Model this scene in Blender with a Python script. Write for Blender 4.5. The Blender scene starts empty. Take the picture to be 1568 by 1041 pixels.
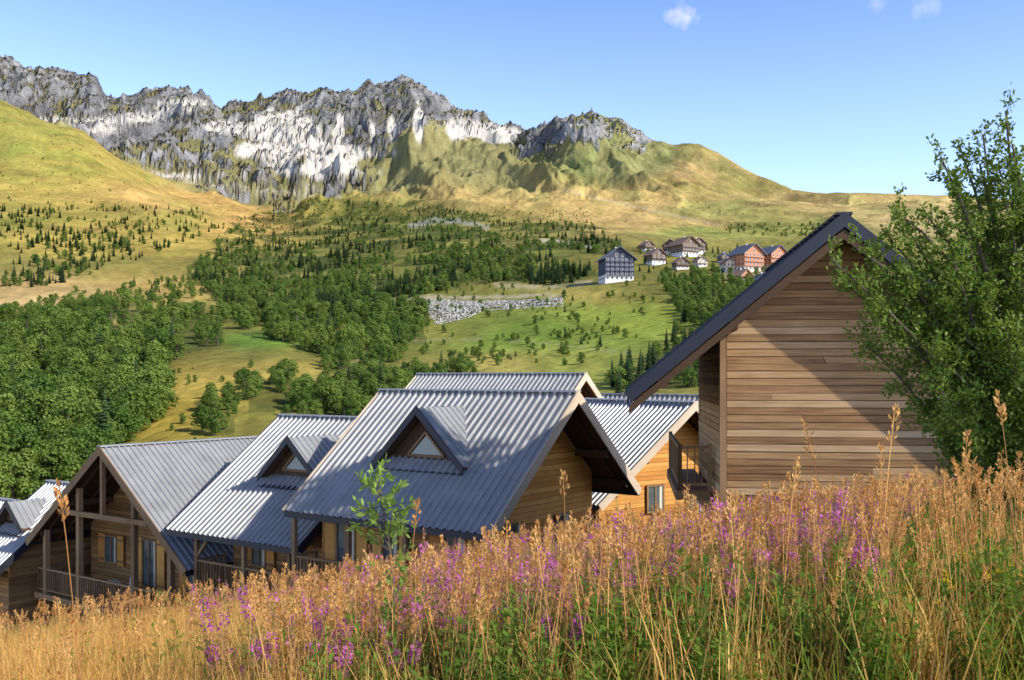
import bpy, math, random
import numpy as np
from mathutils import Vector, Matrix
F=1500.0; U0=784.0; V0=577.0
rng=np.random.default_rng(7); random.seed(7)
scene=bpy.context.scene
def P(u,v,d): return ((u-U0)/F*d, d, -(v-V0)/F*d)
def sstep(a,b,x):
    t=np.clip((x-a)/(b-a),0,1); return t*t*(3-2*t)
# ---------------------------------------------------------------- noise
TAB=rng.random((256,256))
def vnoise(x,y,s=0):
    x=np.asarray(x,float)+s*17.3; y=np.asarray(y,float)+s*31.7
    xi=np.floor(x).astype(int); yi=np.floor(y).astype(int)
    fx=x-xi; fy=y-yi; fx=fx*fx*(3-2*fx); fy=fy*fy*(3-2*fy)
    a=TAB[xi&255,yi&255]; b=TAB[(xi+1)&255,yi&255]; c=TAB[xi&255,(yi+1)&255]; d=TAB[(xi+1)&255,(yi+1)&255]
    return (a*(1-fx)+b*fx)*(1-fy)+(c*(1-fx)+d*fx)*fy
def fbm(x,y,o=4,s=0):
    r=0;a=.5;t=0
    for i in range(o):
        r=r+a*vnoise(x*2**i,y*2**i,s+i*3); t+=a; a*=.5
    return r/t
def ridged(x,y,o=4,s=0):
    r=0;a=.5;t=0
    for i in range(o):
        n=1-np.abs(2*vnoise(x*2**i,y*2**i,s+i*3)-1); r=r+a*n*n; t+=a; a*=.55
    return r/t
def pchip(xk,yk,x):
    xk=np.asarray(xk,float); yk=np.asarray(yk,float)
    h=np.diff(xk)[:,None]; dl=np.diff(yk,axis=0)/h
    m=np.zeros_like(yk); m[0]=dl[0]; m[-1]=dl[-1]
    s=dl[:-1]*dl[1:]; hm=np.where(s>0, 2*s/np.where(np.abs(dl[:-1]+dl[1:])<1e-9,1e-9,dl[:-1]+dl[1:]),0)
    m[1:-1]=hm
    i=np.clip(np.searchsorted(xk,x)-1,0,len(xk)-2)
    hh=np.diff(xk)[i][:,None]; t=((x-xk[i])[:,None])/hh
    return ((2*t**3-3*t**2+1)*yk[i]+(t**3-2*t**2+t)*hh*m[i]+(-2*t**3+3*t**2)*yk[i+1]+(t**3-t**2)*hh*m[i+1])
# ---------------------------------------------------------------- terrain
def zg(x,y):
    x=np.asarray(x,float); y=np.asarray(y,float)
    return -1.0-.153*y+.155*x-2.0*sstep(19.5,25,y)+.16*(fbm(x/2.5,y/2.5,3)-.5)
Us=np.concatenate([np.arange(-700,-60,12.),np.arange(-60,1630,2.),np.arange(1630,2300,12.)])
UK=np.array([-700,0,130,250,400,500,650,784,900,1000,1120,1250,1400,1568,2300.])
DT=[(110,[930,880,860,850,830,820,800,790,780,770,760,750,730,700,640]),
(180,[800,750,735,722,715,712,700,695,690,685,680,670,650,640,600]),
(280,[700,655,635,600,588,600,612,610,600,592,580,570,560,555,540]),
(400,[600,560,545,535,535,545,548,542,530,515,500,490,480,475,470]),
(550,[520,500,490,485,488,495,490,480,465,452,445,440,435,432,430]),
(750,[440,445,445,440,448,450,440,430,420,412,410,408,408,408,410]),
(1000,[370,385,395,400,415,415,398,388,380,375,380,380,378,378,380])]
ST=[(.2,[300,318,340,352,380,378,360,352,350,352,362,360,358,356,356]),
(.4,[220,232,275,305,352,345,335,332,332,332,346,345,342,340,340]),
(.6,[110,146,212,284,328,318,310,308,312,308,322,328,325,322,322]),
(.8,[200,200,222,232,268,262,206,240,258,262,290,312,312,312,312])]
SKY=np.array([(-700,120),(-300,70),(0,96),(40,110),(75,114),(110,124),(150,130),(165,152),(200,155),(240,150),(285,139),(300,152),(340,172),(380,162),(440,144),(500,137),(530,148),(560,132),(590,124),(625,126),(660,147),(690,167),(740,180),(800,191),(830,189),(850,174),(875,169),(920,178),(960,192),(1000,213),(1025,222),(1050,219),(1075,220),(1110,240),(1160,268),(1215,288),(1260,296),(1350,297),(1450,298),(1510,302),(1568,305),(2300,290)],float)
DSK=lambda u: 1000*np.exp(np.interp(u,[-700,780,880,1100,1300,2300],np.log([5.2,5.2,4.2,3.8,2.9,2.9])))
def smooth_u(a,w=9):
    k=np.hanning(2*w+3)[1:-1]; k/=k.sum(); p=np.pad(a,(w,w),mode='edge'); return np.convolve(p,k,'valid')
Kf=math.log(5); q0=math.log(1000)
rows=[];qs=[]
dd=60.; v60=V0-F*zg((Us-U0)/F*dd,dd)/dd
rows.append(v60); qs.append(math.log(60))
for d,t in DT: rows.append(smooth_u(np.interp(Us,UK,t),16)); qs.append(math.log(d))
for s,t in ST: rows.append(smooth_u(np.interp(Us,UK,t),14)); qs.append(q0+s*Kf)
sk=smooth_u(np.interp(Us,SKY[:,0],SKY[:,1]),2)
rows.append(sk+24+16*fbm(Us/60,Us*0,2)); qs.append(q0+.92*Kf)
rows.append(sk); qs.append(q0+1.0*Kf); rows.append(sk+70); qs.append(q0+1.2*Kf)
NR=300; qn=np.linspace(0,q0,NR); qf=q0+np.linspace(0,1.2,400)[1:]*Kf
Q=np.concatenate([qn,qf])
Vt=pchip(qs,np.array(rows),np.clip(Q,math.log(60),None))
S=np.clip((Q-q0)/Kf,0,None)[:,None]
Dg=np.where(S>0,1000*np.exp(S*np.log(DSK(Us)/1000)[None,:]),np.exp(np.minimum(Q,q0))[:,None]*np.ones_like(Us)[None,:])
Xg=(Us[None,:]-U0)/F*Dg
Zg=-(Vt-V0)/F*Dg
near=(Dg<=60); Zg=np.where(near,zg(Xg,Dg),Zg)
UU=Us[None,:]*np.ones_like(Dg)
Zg+=np.where(near,0,sstep(60,200,Dg)*(fbm(Xg/60,Dg/60,4,5)-.5)*(Dg*.009*(1-.6*sstep(1000,2000,Dg))))
def inpoly(u,v,poly):
    r=np.zeros(u.shape,bool); n=len(poly)
    for i in range(n):
        x1,y1=poly[i]; x2,y2=poly[(i+1)%n]
        if y1==y2: continue
        c=((y1>v)!=(y2>v)) & (u<(x2-x1)*(v-y1)/(y2-y1)+x1); r^=c
    return r
VV0=V0-F*Zg/Dg
spur=sstep(540,620,UU)*sstep(190,235,VV0+.12*np.abs(UU-650))*(1-sstep(1100,1200,UU))*(S>.5)
spur=spur*(1-sstep(740,820,UU)*sstep(250,228,VV0)*(1-sstep(990,1040,UU)))
rockw=sstep(.52,.7,S)*(1-sstep(820,1000,UU)*.6)*(1-sstep(1000,1100,UU))*np.where(UU<420,sstep(.64,.76,S),1)*(1-.5*spur)
edge=1-.5*sstep(.82,.95,S)
wx=Xg+170*(fbm(Xg/260,Dg/260,4,9)-.5); wy=Dg+260*(fbm(Xg/300,Dg/300,4,10)-.5)
R1=ridged(wx/420+wy/2200,wy/900,4,2); R2=ridged(wx/150-wy/1500,wy/300,4,4); R3=ridged(wx/52,wy/100,4,6); R4=ridged(Xg/20,Dg/34,3,8)
Zg+=rockw*(240*edge*(R1-.5)+110*(R2-.45)*(.6+.4*edge)+42*(R3-.45)+10*(R4-.45))
hillw=sstep(.05,.5,S)*(1-rockw)
Zg+=hillw*(46*(ridged(Xg/420+Dg/900,Dg/1200,3,11)-.5)+10*(fbm(Xg/50,Dg/110,4,12)-.5))*(1-.5*sstep(.9,1,S))
sp2=sstep(.55,.7,S)*(1-sstep(.88,.97,S))*sstep(520,600,UU)*(1-sstep(1000,1150,UU))
RS=ridged(wx/300+wy/1100,wy/1300,3,15)
Zg+=sp2*120*(RS-.5)*(1-.4*sstep(800,950,UU))
# colour
VV=V0-F*Zg/Dg
wu=UU+50*(fbm(Xg/90,Dg/90,3,21)-.5)*1.2; wv=VV+26*(fbm(Xg/70,Dg/150,3,22)-.5)
base=np.zeros(Dg.shape+(3,)); base[:]=(.21,.205,.052)
blobs=[(120,240,220,80,(.37,.30,.08)),(0,200,120,60,(.29,.27,.07)),(380,350,60,30,(.58,.35,.13)),(300,300,130,18,(.50,.34,.12)),(200,370,220,26,(.39,.31,.08)),(60,470,110,34,(.55,.40,.18)),(120,445,150,10,(.52,.38,.16)),(250,440,90,22,(.42,.31,.10)),
(400,520,60,14,(.14,.24,.04)),(330,590,130,30,(.38,.30,.07)),(250,640,90,40,(.36,.28,.06)),(430,565,60,12,(.35,.29,.07)),
(820,520,150,26,(.18,.28,.045)),(960,490,110,30,(.24,.30,.05)),(620,500,80,20,(.26,.26,.06)),(740,565,90,20,(.36,.32,.09)),(900,570,80,30,(.25,.28,.06)),(900,450,60,14,(.34,.30,.08)),
(870,300,160,22,(.55,.39,.15)),(1000,330,160,30,(.50,.36,.14)),(720,290,120,25,(.43,.33,.13)),(1060,255,60,22,(.50,.29,.14)),(1130,260,60,25,(.36,.29,.11)),(1300,320,260,24,(.47,.36,.15)),(1230,350,90,16,(.28,.30,.08)),(1180,330,60,12,(.34,.31,.10)),(940,240,120,40,(.23,.235,.10)),(1090,320,50,12,(.34,.33,.11)),(1500,340,150,25,(.48,.38,.18)),(1060,360,80,10,(.30,.30,.09)),(700,240,90,30,(.24,.225,.09))]
for (a,b,ra,rb,c) in blobs:
    w=np.exp(-((wu-a)/ra)**2-((wv-b)/rb)**2)[...,None]; w=np.clip(w*1.6,0,1)
    base=base*(1-w)+np.array(c)*w
base*=np.array((1.10,1.05,1.0))
n1=fbm(Xg/40,Dg/90,4,31); n2=fbm(Xg/7,Dg/16,3,32)
base*= (0.60+.80*n1)[...,None]*(.66+.68*n2)[...,None]
g=np.clip((fbm(Xg/60,Dg/200,4,33)-.5)*4,0,1)[...,None]*sstep(150,300,Dg)[...,None]
base=base*(1-.6*g)+.6*g*base*np.array((.60,.84,.68))
FOREST=dict(
 band=[(370,335),(480,306),(640,312),(760,332),(925,350),(960,385),(905,400),(900,425),(860,440),(780,430),(640,455),(560,462),(500,490),(340,470),(290,420),(345,360)],
 hill=[(0,320),(300,318),(335,350),(250,385),(130,425),(60,440),(0,440)],
 val=[(-60,500),(60,490),(170,470),(350,478),(340,530),(250,560),(245,640),(180,690),(120,745),(-60,790)],
 mid=[(350,450),(560,462),(650,478),(640,525),(560,560),(480,545),(450,530),(350,505)],
 cl1=[(370,585),(450,580),(465,625),(380,640)],cl2=[(295,610),(355,605),(360,665),(300,670)],
 nearl=[(490,530),(690,545),(735,575),(640,600),(560,650),(450,640),(455,600),(500,590)],
 right=[(1010,430),(1110,415),(1190,445),(1130,505),(1050,500)],
 nearr=[(930,580),(1040,510),(1110,480),(1200,470),(1180,560),(1040,600),(930,610)],
 farl=[(-60,640),(60,640),(170,690),(160,760),(-60,800)])
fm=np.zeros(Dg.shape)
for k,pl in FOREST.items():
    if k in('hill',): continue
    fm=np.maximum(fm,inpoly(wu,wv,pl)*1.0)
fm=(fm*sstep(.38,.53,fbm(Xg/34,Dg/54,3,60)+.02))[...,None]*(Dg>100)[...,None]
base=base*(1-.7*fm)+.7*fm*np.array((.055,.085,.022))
# mountain
dz=np.gradient(Zg,axis=1)/np.maximum(np.gradient(Xg,axis=1),.1)
drz=np.gradient(Zg,axis=0)/np.maximum(np.gradient(Dg,axis=0),.1)
steep=np.sqrt(dz**2+drz**2)
nm=fbm(Xg/90,Dg/160,5,50); nf=fbm(Xg/14,Dg/24,4,51)
hfac=sstep(275,145,VV)
rb=.12*np.exp(-((UU-850)/60)**2-((VV-205)/18)**2)+.22*np.exp(-((UU-985)/12)**2-((VV-226)/16)**2)+.12*np.exp(-((UU-220)/60)**2-((VV-205)/20)**2)+.14*np.exp(-((UU-340)/50)**2-((VV-258)/10)**2)+.10*np.exp(-((UU-580)/50)**2-((VV-215)/22)**2)
rockm=np.clip(sstep(.53,.63,nm*.5+.24*np.minimum(steep,1.6)/1.2+.22*hfac-.02+.34*(nf-.5)-.25*spur+rb),0,1)*sstep(.55,.75,S)*(1-sstep(1000,1040,UU))
rcol=np.array((.29,.293,.305))*(.4+1.2*nf)[...,None]*(.45+.95*R3)[...,None]  # slight blue in the rock colour stands in for aerial haze
rcol=rcol*(1-.35*sstep(.4,.65,fbm(Xg/160,Dg/160,4,55)))[...,None]
scr=0
for (a,b,ra,rb_) in [(450,205,42,32),(270,160,48,12),(340,195,55,13),(480,262,60,12),(730,200,48,13),(550,234,48,9),(90,185,60,8),(200,182,45,9),(640,185,10,38),(430,240,18,22),(700,195,15,20),(770,207,28,13),(300,270,70,5),(380,230,26,14),(415,190,20,20),(500,240,36,18),(600,190,9,28),(520,190,9,28),(160,200,34,8),(570,200,7,22),(870,195,8,14)]:
    scr=scr+np.exp(-((UU-a)/ra)**2-((VV-b)/rb_)**2)
scr=sstep(.55,.66,scr*.60+.5*fbm(Xg/60,Dg/280,4,57)+.28*(1-R2)-.08-.08*(nf-.5))*sstep(.6,.75,S)*(1-sstep(900,960,UU))
scol=np.array((.60,.575,.53))*(.75+.5*nf)[...,None]
gcol=np.array((.26,.24,.105))*(.6+.8*nm)[...,None]*(.6+.8*nf)[...,None]
mw=(sstep(.6,.72,S)*(1-sstep(760,880,UU)))[...,None]*np.where(UU<420,sstep(.64,.72,S),1)[...,None]
base=base*(1-mw)+gcol*mw
rm=(rockm*np.where(UU<420,sstep(.66,.74,S),1))[...,None]; base=base*(1-rm)+rcol*rm
sm=(scr*np.where(UU<420,sstep(.66,.74,S),1))[...,None]; base=base*(1-sm)+scol*sm
def streak(pts,w,col,k=1.0):
    global base
    m=np.zeros(Dg.shape)
    for i in range(len(pts)-1):
        (x1,y1),(x2,y2)=pts[i],pts[i+1]; L2=(x2-x1)**2+(y2-y1)**2
        t=np.clip(((UU-x1)*(x2-x1)+(VV-y1)*(y2-y1))/L2,0,1)
        dist=np.hypot(UU-x1-t*(x2-x1),VV-y1-t*(y2-y1)); m=np.maximum(m,sstep(w*1.6,w*.6,dist+w*2.2*(n2-.5)))
    m=(m*k*(Dg>90))[...,None]; base=base*(1-m)+np.array(col)*m
streak([(630,345),(665,338),(700,338),(745,348)],4,(.40,.385,.34),.6)
streak([(830,368),(880,372),(905,378)],2.5,(.50,.45,.35),.9)
streak([(760,436),(840,440),(905,432)],3,(.50,.42,.27),.7)
streak([(560,468),(600,462),(660,455),(760,455),(860,450)],2,(.50,.43,.30),.8)
streak([(520,560),(640,520),(780,520),(960,540)],1.4,(.42,.36,.22),.4)
streak([(230,262),(300,280),(380,288),(480,298)],2,(.48,.43,.36),.7)
streak([(1100,420),(1160,424),(1230,410)],4,(.46,.38,.26),.6)
streak([(860,290),(920,305),(980,318),(1100,345)],1.5,(.56,.44,.28),.6)
streak([(430,255),(450,280),(520,300)],3,(.42,.40,.37),.5)
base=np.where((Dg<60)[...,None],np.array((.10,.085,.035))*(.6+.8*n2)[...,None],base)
base=np.clip(base,.01,.7)
nR,nC=Dg.shape
verts=np.stack([Xg,Dg,Zg],-1).reshape(-1,3).astype(np.float32)
idx=np.arange(nR*nC).reshape(nR,nC)
fc=np.stack([idx[:-1,:-1],idx[:-1,1:],idx[1:,1:],idx[1:,:-1]],-1).reshape(-1,4)
me=bpy.data.meshes.new("terrain"); me.vertices.add(len(verts)); me.vertices.foreach_set('co',verts.ravel())
me.loops.add(fc.size); me.loops.foreach_set('vertex_index',fc.ravel().astype(np.int32))
me.polygons.add(len(fc)); me.polygons.foreach_set('loop_start',(np.arange(len(fc))*4).astype(np.int32))
me.update(calc_edges=True); me.validate()
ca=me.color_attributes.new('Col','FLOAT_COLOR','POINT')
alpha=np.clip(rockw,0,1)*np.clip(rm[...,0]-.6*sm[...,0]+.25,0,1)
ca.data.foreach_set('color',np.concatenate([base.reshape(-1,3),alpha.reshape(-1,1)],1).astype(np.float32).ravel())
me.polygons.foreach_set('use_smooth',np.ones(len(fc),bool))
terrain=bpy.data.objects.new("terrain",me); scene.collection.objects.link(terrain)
vprof=V0-F*Zg/Dg
def hit(u,v):
    c=int(np.clip(np.searchsorted(Us,u),0,nC-1)); col=vprof[:,c]; ok=np.where((col<=v)&(Dg[:,c]>100))[0]
    if len(ok)==0: return None
    r=ok[0]; 
    if r==0: return None
    a,b=col[r-1],col[r]; t=0 if abs(a-b)<1e-6 else np.clip((a-v)/(a-b),0,1)
    d=Dg[r-1,c]*(1-t)+Dg[r,c]*t
    return ((u-U0)/F*d,d,Zg[r-1,c]*(1-t)+Zg[r,c]*t)
# ---------------------------------------------------------------- materials
def newmat(n):
    m=bpy.data.materials.new(n); m.use_nodes=True; nt=m.node_tree; b=nt.nodes['Principled BSDF']; return m,nt,b
def N(nt,t,**k):
    n=nt.nodes.new(t)
    for a,v in k.items(): setattr(n,a,v)
    return n
def mixc(nt,fac,a,b,bt='MIX'):
    n=nt.nodes.new('ShaderNodeMix'); n.data_type='RGBA'; n.blend_type=bt
    for s,v in ((0,fac),(6,a),(7,b)):
        if isinstance(v,(tuple,list)): n.inputs[s].default_value=(*v[:3],1)
        elif isinstance(v,(int,float)): n.inputs[s].default_value=v
        else: nt.links.new(v,n.inputs[s])
    return n.outputs[2]
def mth(nt,op,a,b=0.):
    n=nt.nodes.new('ShaderNodeMath'); n.operation=op
    for i,v in enumerate((a,b)):
        if isinstance(v,(int,float)): n.inputs[i].default_value=v
        else: nt.links.new(v,n.inputs[i])
    return n.outputs[0]
def noise(nt,scale,vec=None,det=4,stretch=None):
    n=nt.nodes.new('ShaderNodeTexNoise'); n.inputs['Scale'].default_value=scale; n.inputs['Detail'].default_value=det
    if vec is not None:
        if stretch:
            mp=nt.nodes.new('ShaderNodeMapping'); mp.inputs['Scale'].default_value=stretch; nt.links.new(vec,mp.inputs[0]); vec=mp.outputs[0]
        nt.links.new(vec,n.inputs['Vector'])
    return n.outputs[0]
def bump(nt,b,h,st=.3,dist=.05):
    n=nt.nodes.new('ShaderNodeBump'); n.inputs['Strength'].default_value=st; n.inputs['Distance'].default_value=dist
    nt.links.new(h,n.inputs['Height']); nt.links.new(n.outputs[0],b.inputs['Normal'])
m,nt,b=newmat("alpine_ground"); at=N(nt,'ShaderNodeAttribute',attribute_name='Col'); geo=N(nt,'ShaderNodeNewGeometry')
nn=noise(nt,.25,geo.outputs['Position'],8)
c=mixc(nt,1.0,at.outputs['Color'],mixc(nt,nn,(.55,.55,.55),(1.45,1.45,1.4)),'MULTIPLY')
nt.links.new(c,b.inputs['Base Color']); b.inputs['Roughness'].default_value=1; b.inputs['Specular IOR Level'].default_value=.1
hh=mth(nt,'ADD',mth(nt,'MULTIPLY',noise(nt,.12,geo.outputs['Position'],8),2.0),mth(nt,'MULTIPLY',mth(nt,'MULTIPLY',noise(nt,.018,geo.outputs['Position'],9),at.outputs['Alpha']),80.0))
bump(nt,b,hh,1.0,1.0)
me.materials.append(m)
def wood(name,c1,c2,c3=None,rough=.75,st=(1.2,1.2,30)):
    m,nt,b=newmat(name); geo=N(nt,'ShaderNodeNewGeometry'); tc=N(nt,'ShaderNodeTexCoord')
    n1=noise(nt,1.0,tc.outputs['Object'],6,st); n2=noise(nt,.8,tc.outputs['Object'],4)
    f=mth(nt,'ADD',mth(nt,'MULTIPLY',geo.outputs['Random Per Island'],.55),mth(nt,'MULTIPLY',mth(nt,'SUBTRACT',n1,.25),.75))
    cr=N(nt,'ShaderNodeValToRGB'); e=cr.color_ramp.elements; e[0].color=(*c1,1); e[0].position=.15; e[1].color=(*c2,1); e[1].position=.85
    if c3: x=e.new(.5); x.color=(*c3,1)
    nt.links.new(f,cr.inputs[0])
    c=mixc(nt,1.,cr.outputs[0],mixc(nt,n2,(.55,.53,.50),(1.4,1.35,1.3)),'MULTIPLY')
    nt.links.new(c,b.inputs['Base Color']); b.inputs['Roughness'].default_value=rough; b.inputs['Specular IOR Level'].default_value=.25
    bump(nt,b,n1,.5,.01); return m
W_old=wood("weathered_boards",(.20,.105,.048),(.60,.44,.27),(.42,.265,.13),st=(1.0,1.0,22))
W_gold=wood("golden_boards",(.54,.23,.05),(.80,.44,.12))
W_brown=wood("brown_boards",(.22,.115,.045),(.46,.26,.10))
W_dark=wood("dark_timber",(.05,.03,.018),(.11,.065,.035))
W_mid=wood("dark_brown_boards",(.08,.045,.025),(.16,.095,.05))  # darker brown for dormer front and soffit boards
W_post=wood("timber_post",(.22,.13,.065),(.38,.25,.13),st=(14,14,1))
W_trim=wood("pale_barge_board",(.52,.42,.31),(.72,.61,.48))
def metal(name,c,rough=.38,met=.45):
    m,nt,b=newmat(name); tc=N(nt,'ShaderNodeTexCoord'); n=noise(nt,1.3,tc.outputs['Object'],6,(1,1,1)); n2=noise(nt,9,tc.outputs['Object'],4,(3,.3,.3))
    nt.links.new(mixc(nt,1.,mixc(nt,n,tuple(x*.7 for x in c),tuple(min(1,x*1.25) for x in c)),mixc(nt,n2,(.8,.8,.8),(1.15,1.15,1.15)),'MULTIPLY'),b.inputs['Base Color'])
    b.inputs['Metallic'].default_value=met; nt.links.new(mth(nt,'ADD',mth(nt,'MULTIPLY',n2,.2),rough-.1),b.inputs['Roughness']); return m
M_roof=metal("ribbed_steel_roof",(.43,.435,.445),.42,.25); M_dark=metal("dark_flashing",(.022,.027,.042),.5,.2)
def plain(name,c,rough=.7,var=.3,sc=6):
    m,nt,b=newmat(name); tc=N(nt,'ShaderNodeTexCoord'); n=noise(nt,sc,tc.outputs['Object'],5)
    nt.links.new(mixc(nt,n,tuple(x*(1-var) for x in c),tuple(min(1,x*(1+var)) for x in c)),b.inputs['Base Color']); b.inputs['Roughness'].default_value=rough; return m
M_glass,nt,b=newmat("window_glass"); tc=N(nt,'ShaderNodeTexCoord'); n=noise(nt,2.2,tc.outputs['Object'],2)
nt.links.new(mixc(nt,n,(.04,.05,.055),(.17,.20,.19)),b.inputs['Base Color']); b.inputs['Roughness'].default_value=.06; b.inputs['Specular IOR Level'].default_value=.5
M_white=plain("white_paint",(.75,.75,.73),.5,.08); M_curt=plain("curtain",(.62,.58,.45),.8,.15)
M_stone,nt,b=newmat("rubble_stone"); geo=N(nt,'ShaderNodeNewGeometry'); tc=N(nt,'ShaderNodeTexCoord')
sn_=noise(nt,.5,tc.outputs['Object'],8); f_=mth(nt,'ADD',mth(nt,'MULTIPLY',geo.outputs['Random Per Island'],.7),mth(nt,'MULTIPLY',sn_,.4))
nt.links.new(mixc(nt,f_,(.13,.125,.115),(.58,.56,.52)),b.inputs['Base Color']); b.inputs['Roughness'].default_value=1
def leafm(name,c1,c2,tr=.35,rough=.6,hue=None):
    m,nt,b=newmat(name); oi=N(nt,'ShaderNodeObjectInfo'); geo=N(nt,'ShaderNodeNewGeometry')
    f=mth(nt,'ADD',mth(nt,'MULTIPLY',oi.outputs['Random'],.6),mth(nt,'MULTIPLY',geo.outputs['Random Per Island'],.4))
    c=mixc(nt,f,c1,c2); nt.links.new(c,b.inputs['Base Color']); b.inputs['Roughness'].default_value=rough; b.inputs['Specular IOR Level'].default_value=.2
    if tr>0:
        t=N(nt,'ShaderNodeBsdfTranslucent'); nt.links.new(mixc(nt,1.,c,(1.25,1.25,.8),'MULTIPLY'),t.inputs[0]); mx=N(nt,'ShaderNodeMixShader'); mx.inputs[0].default_value=tr
        nt.links.new(b.outputs[0],mx.inputs[1]); nt.links.new(t.outputs[0],mx.inputs[2]); nt.links.new(mx.outputs[0],nt.nodes['Material Output'].inputs[0])
    return m
L_decid=leafm("broadleaf_foliage",(.045,.11,.015),(.22,.30,.055),.25)
L_spruce=leafm("spruce_needles",(.022,.05,.02),(.07,.12,.04),.1)
L_near=leafm("willow_leaves",(.07,.14,.02),(.28,.38,.075),.4,.45)
L_sap=leafm("sapling_leaves",(.18,.30,.05),(.36,.50,.12),.45,.4)
L_grassg=leafm("green_grass_blades",(.18,.28,.03),(.44,.46,.08),.35)
L_gold=leafm("dry_grass_blades",(.56,.31,.07),(.88,.60,.20),.3)
L_stalk=leafm("dry_stalks",(.48,.20,.05),(.82,.52,.20),.25)
L_pink=leafm("fireweed_petals",(.55,.10,.40),(.78,.32,.64),.4)
L_fluff=leafm("fireweed_seed_pods",(.46,.17,.14),(.70,.42,.36),.3)
L_yel=leafm("yellow_petals",(.75,.55,.02),(.85,.68,.05),.3)
L_herb=leafm("herb_leaves",(.07,.16,.018),(.28,.40,.06),.35)
M_bark=plain("bark",(.12,.095,.07),.95,.4,12)
# ---------------------------------------------------------------- mesh builder
class MB:
    def __init__(s): s.v=[];s.f=[];s.m=[]
    def add(s,vs,fs,mat=0):
        o=len(s.v); s.v+= [tuple(map(float,x)) for x in vs]; s.f+=[tuple(i+o for i in f) for f in fs]; s.m+=[mat]*len(fs)
    def prism(s,a,t,mat=0):
        n=len(a); b2=[(p[0]+t[0],p[1]+t[1],p[2]+t[2]) for p in a]
        s.add(list(a)+b2,[tuple(range(n))[::-1],tuple(range(n,2*n))]+[(i,(i+1)%n,n+(i+1)%n,n+i) for i in range(n)],mat)
    def box(s,x0,x1,y0,y1,z0,z1,mat=0): s.prism([(x0,y0,z0),(x1,y0,z0),(x1,y1,z0),(x0,y1,z0)],(0,0,z1-z0),mat)
    def beam(s,p,q,w,h,mat=0,up=(0,0,1)):
        p=Vector(p);q=Vector(q);d=(q-p).normalized(); r=d.cross(Vector(up))
        if r.length<1e-3: r=d.cross(Vector((1,0,0)))
        r.normalize(); u=r.cross(d)
        a=[p+r*w/2+u*h/2,p-r*w/2+u*h/2,p-r*w/2-u*h/2,p+r*w/2-u*h/2]; s.prism(a,q-p,mat)
    def tube(s,pts,rad,n=5,mat=0):
        vs=[];fs=[]
        for i,p in enumerate(pts):
            p=Vector(p); a=Vector(pts[max(i-1,0)]); c=Vector(pts[min(i+1,len(pts)-1)]); d=(c-a)
            d=d.normalized() if d.length>1e-6 else Vector((0,0,1))
            r=d.cross(Vector((.3,.9,.2))); r.normalize(); u=d.cross(r)
            for k in range(n):
                t=2*math.pi*k/n; vs.append(p+(r*math.cos(t)+u*math.sin(t))*rad[i])
        for i in range(len(pts)-1):
            for k in range(n): fs.append((i*n+k,i*n+(k+1)%n,(i+1)*n+(k+1)%n,(i+1)*n+k))
        s.add(vs,fs,mat)
    def obj(s,name,mats,parent=None,smooth=False,link=True):
        me=bpy.data.meshes.new(name); me.from_pydata(s.v,[],s.f)
        for m in mats: me.materials.append(m)
        me.polygons.foreach_set('material_index',s.m)
        if smooth: me.polygons.foreach_set('use_smooth',[True]*len(s.f))
        me.update(); o=bpy.data.objects.new(name,me)
        if link: scene.collection.objects.link(o)
        if parent: o.parent=parent
        return o
# ---------------------------------------------------------------- chalets
E1=(-.812,.583); E2=(.583,.812)
def ribs(mb,xs,topf,botf,nrm,mat=0,hr=.06):
    p=.27; x0,x1=xs; x=x0; prof=[]
    while x<x1:
        for a,h in ((0,0),(.60,0),(.68,1),(.90,1),(.98,0)):
            if x+a*p<x1: prof.append((x+a*p,h*hr))
        x+=p
    prof.append((x1,0)); vs=[];fs=[]
    for x,h in prof:
        for f in (topf(x),botf(x)): vs.append((f[0]+nrm[0]*h,f[1]+nrm[1]*h,f[2]+nrm[2]*h))
    for i in range(len(prof)-1): fs.append((2*i,2*i+1,2*i+3,2*i+2))
    mb.add(vs,fs,mat)
def planks_gable(mb,x,hl,hr,ztop_fn,z0,step,sgn,mat=0,seg=None,apexz=-.25):
    z=z0
    while z<apexz:
        z1=min(z+step-.012,apexz)
        yl0=min(hl,ztop_fn(z)); yl1=min(hl,ztop_fn(z1)); yr0=min(hr,ztop_fn(z)); yr1=min(hr,ztop_fn(z1))
        if yl1+yr1<.1: break
        cuts=[0,1]
        if seg: cuts=sorted([0,1]+[random.random() for _ in range(random.randint(0,seg))])
        for c0,c1 in zip(cuts[:-1],cuts[1:]):
            if c1-c0<.04: continue
            f=lambda c,l,r:-r+c*(l+r)
            t=.028+random.random()*.022
            g=.003/(hl+hr)
            j=random.uniform(-.006,.006); j2=random.uniform(-.006,.006)
            mb.prism([(x,f(c0+g,yl0,yr0),z+j),(x,f(c1-g,yl0,yr0),z+j2),(x,f(c1-g,yl1,yr1),z1),(x,f(c0+g,yl1,yr1),z1)],(-sgn*t,0,0),mat)
        z+=step
def planks_side(mb,y,x0,x1,z0,z1,step,sgn,mat=0):
    z=z0
    while z<z1:
        t=.03+random.random()*.015; e=min(z+step-.012,z1)
        mb.prism([(x0,y,z),(x1,y,z),(x1,y,e),(x0,y,e)],(0,sgn*t,0),mat); z+=step
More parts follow.
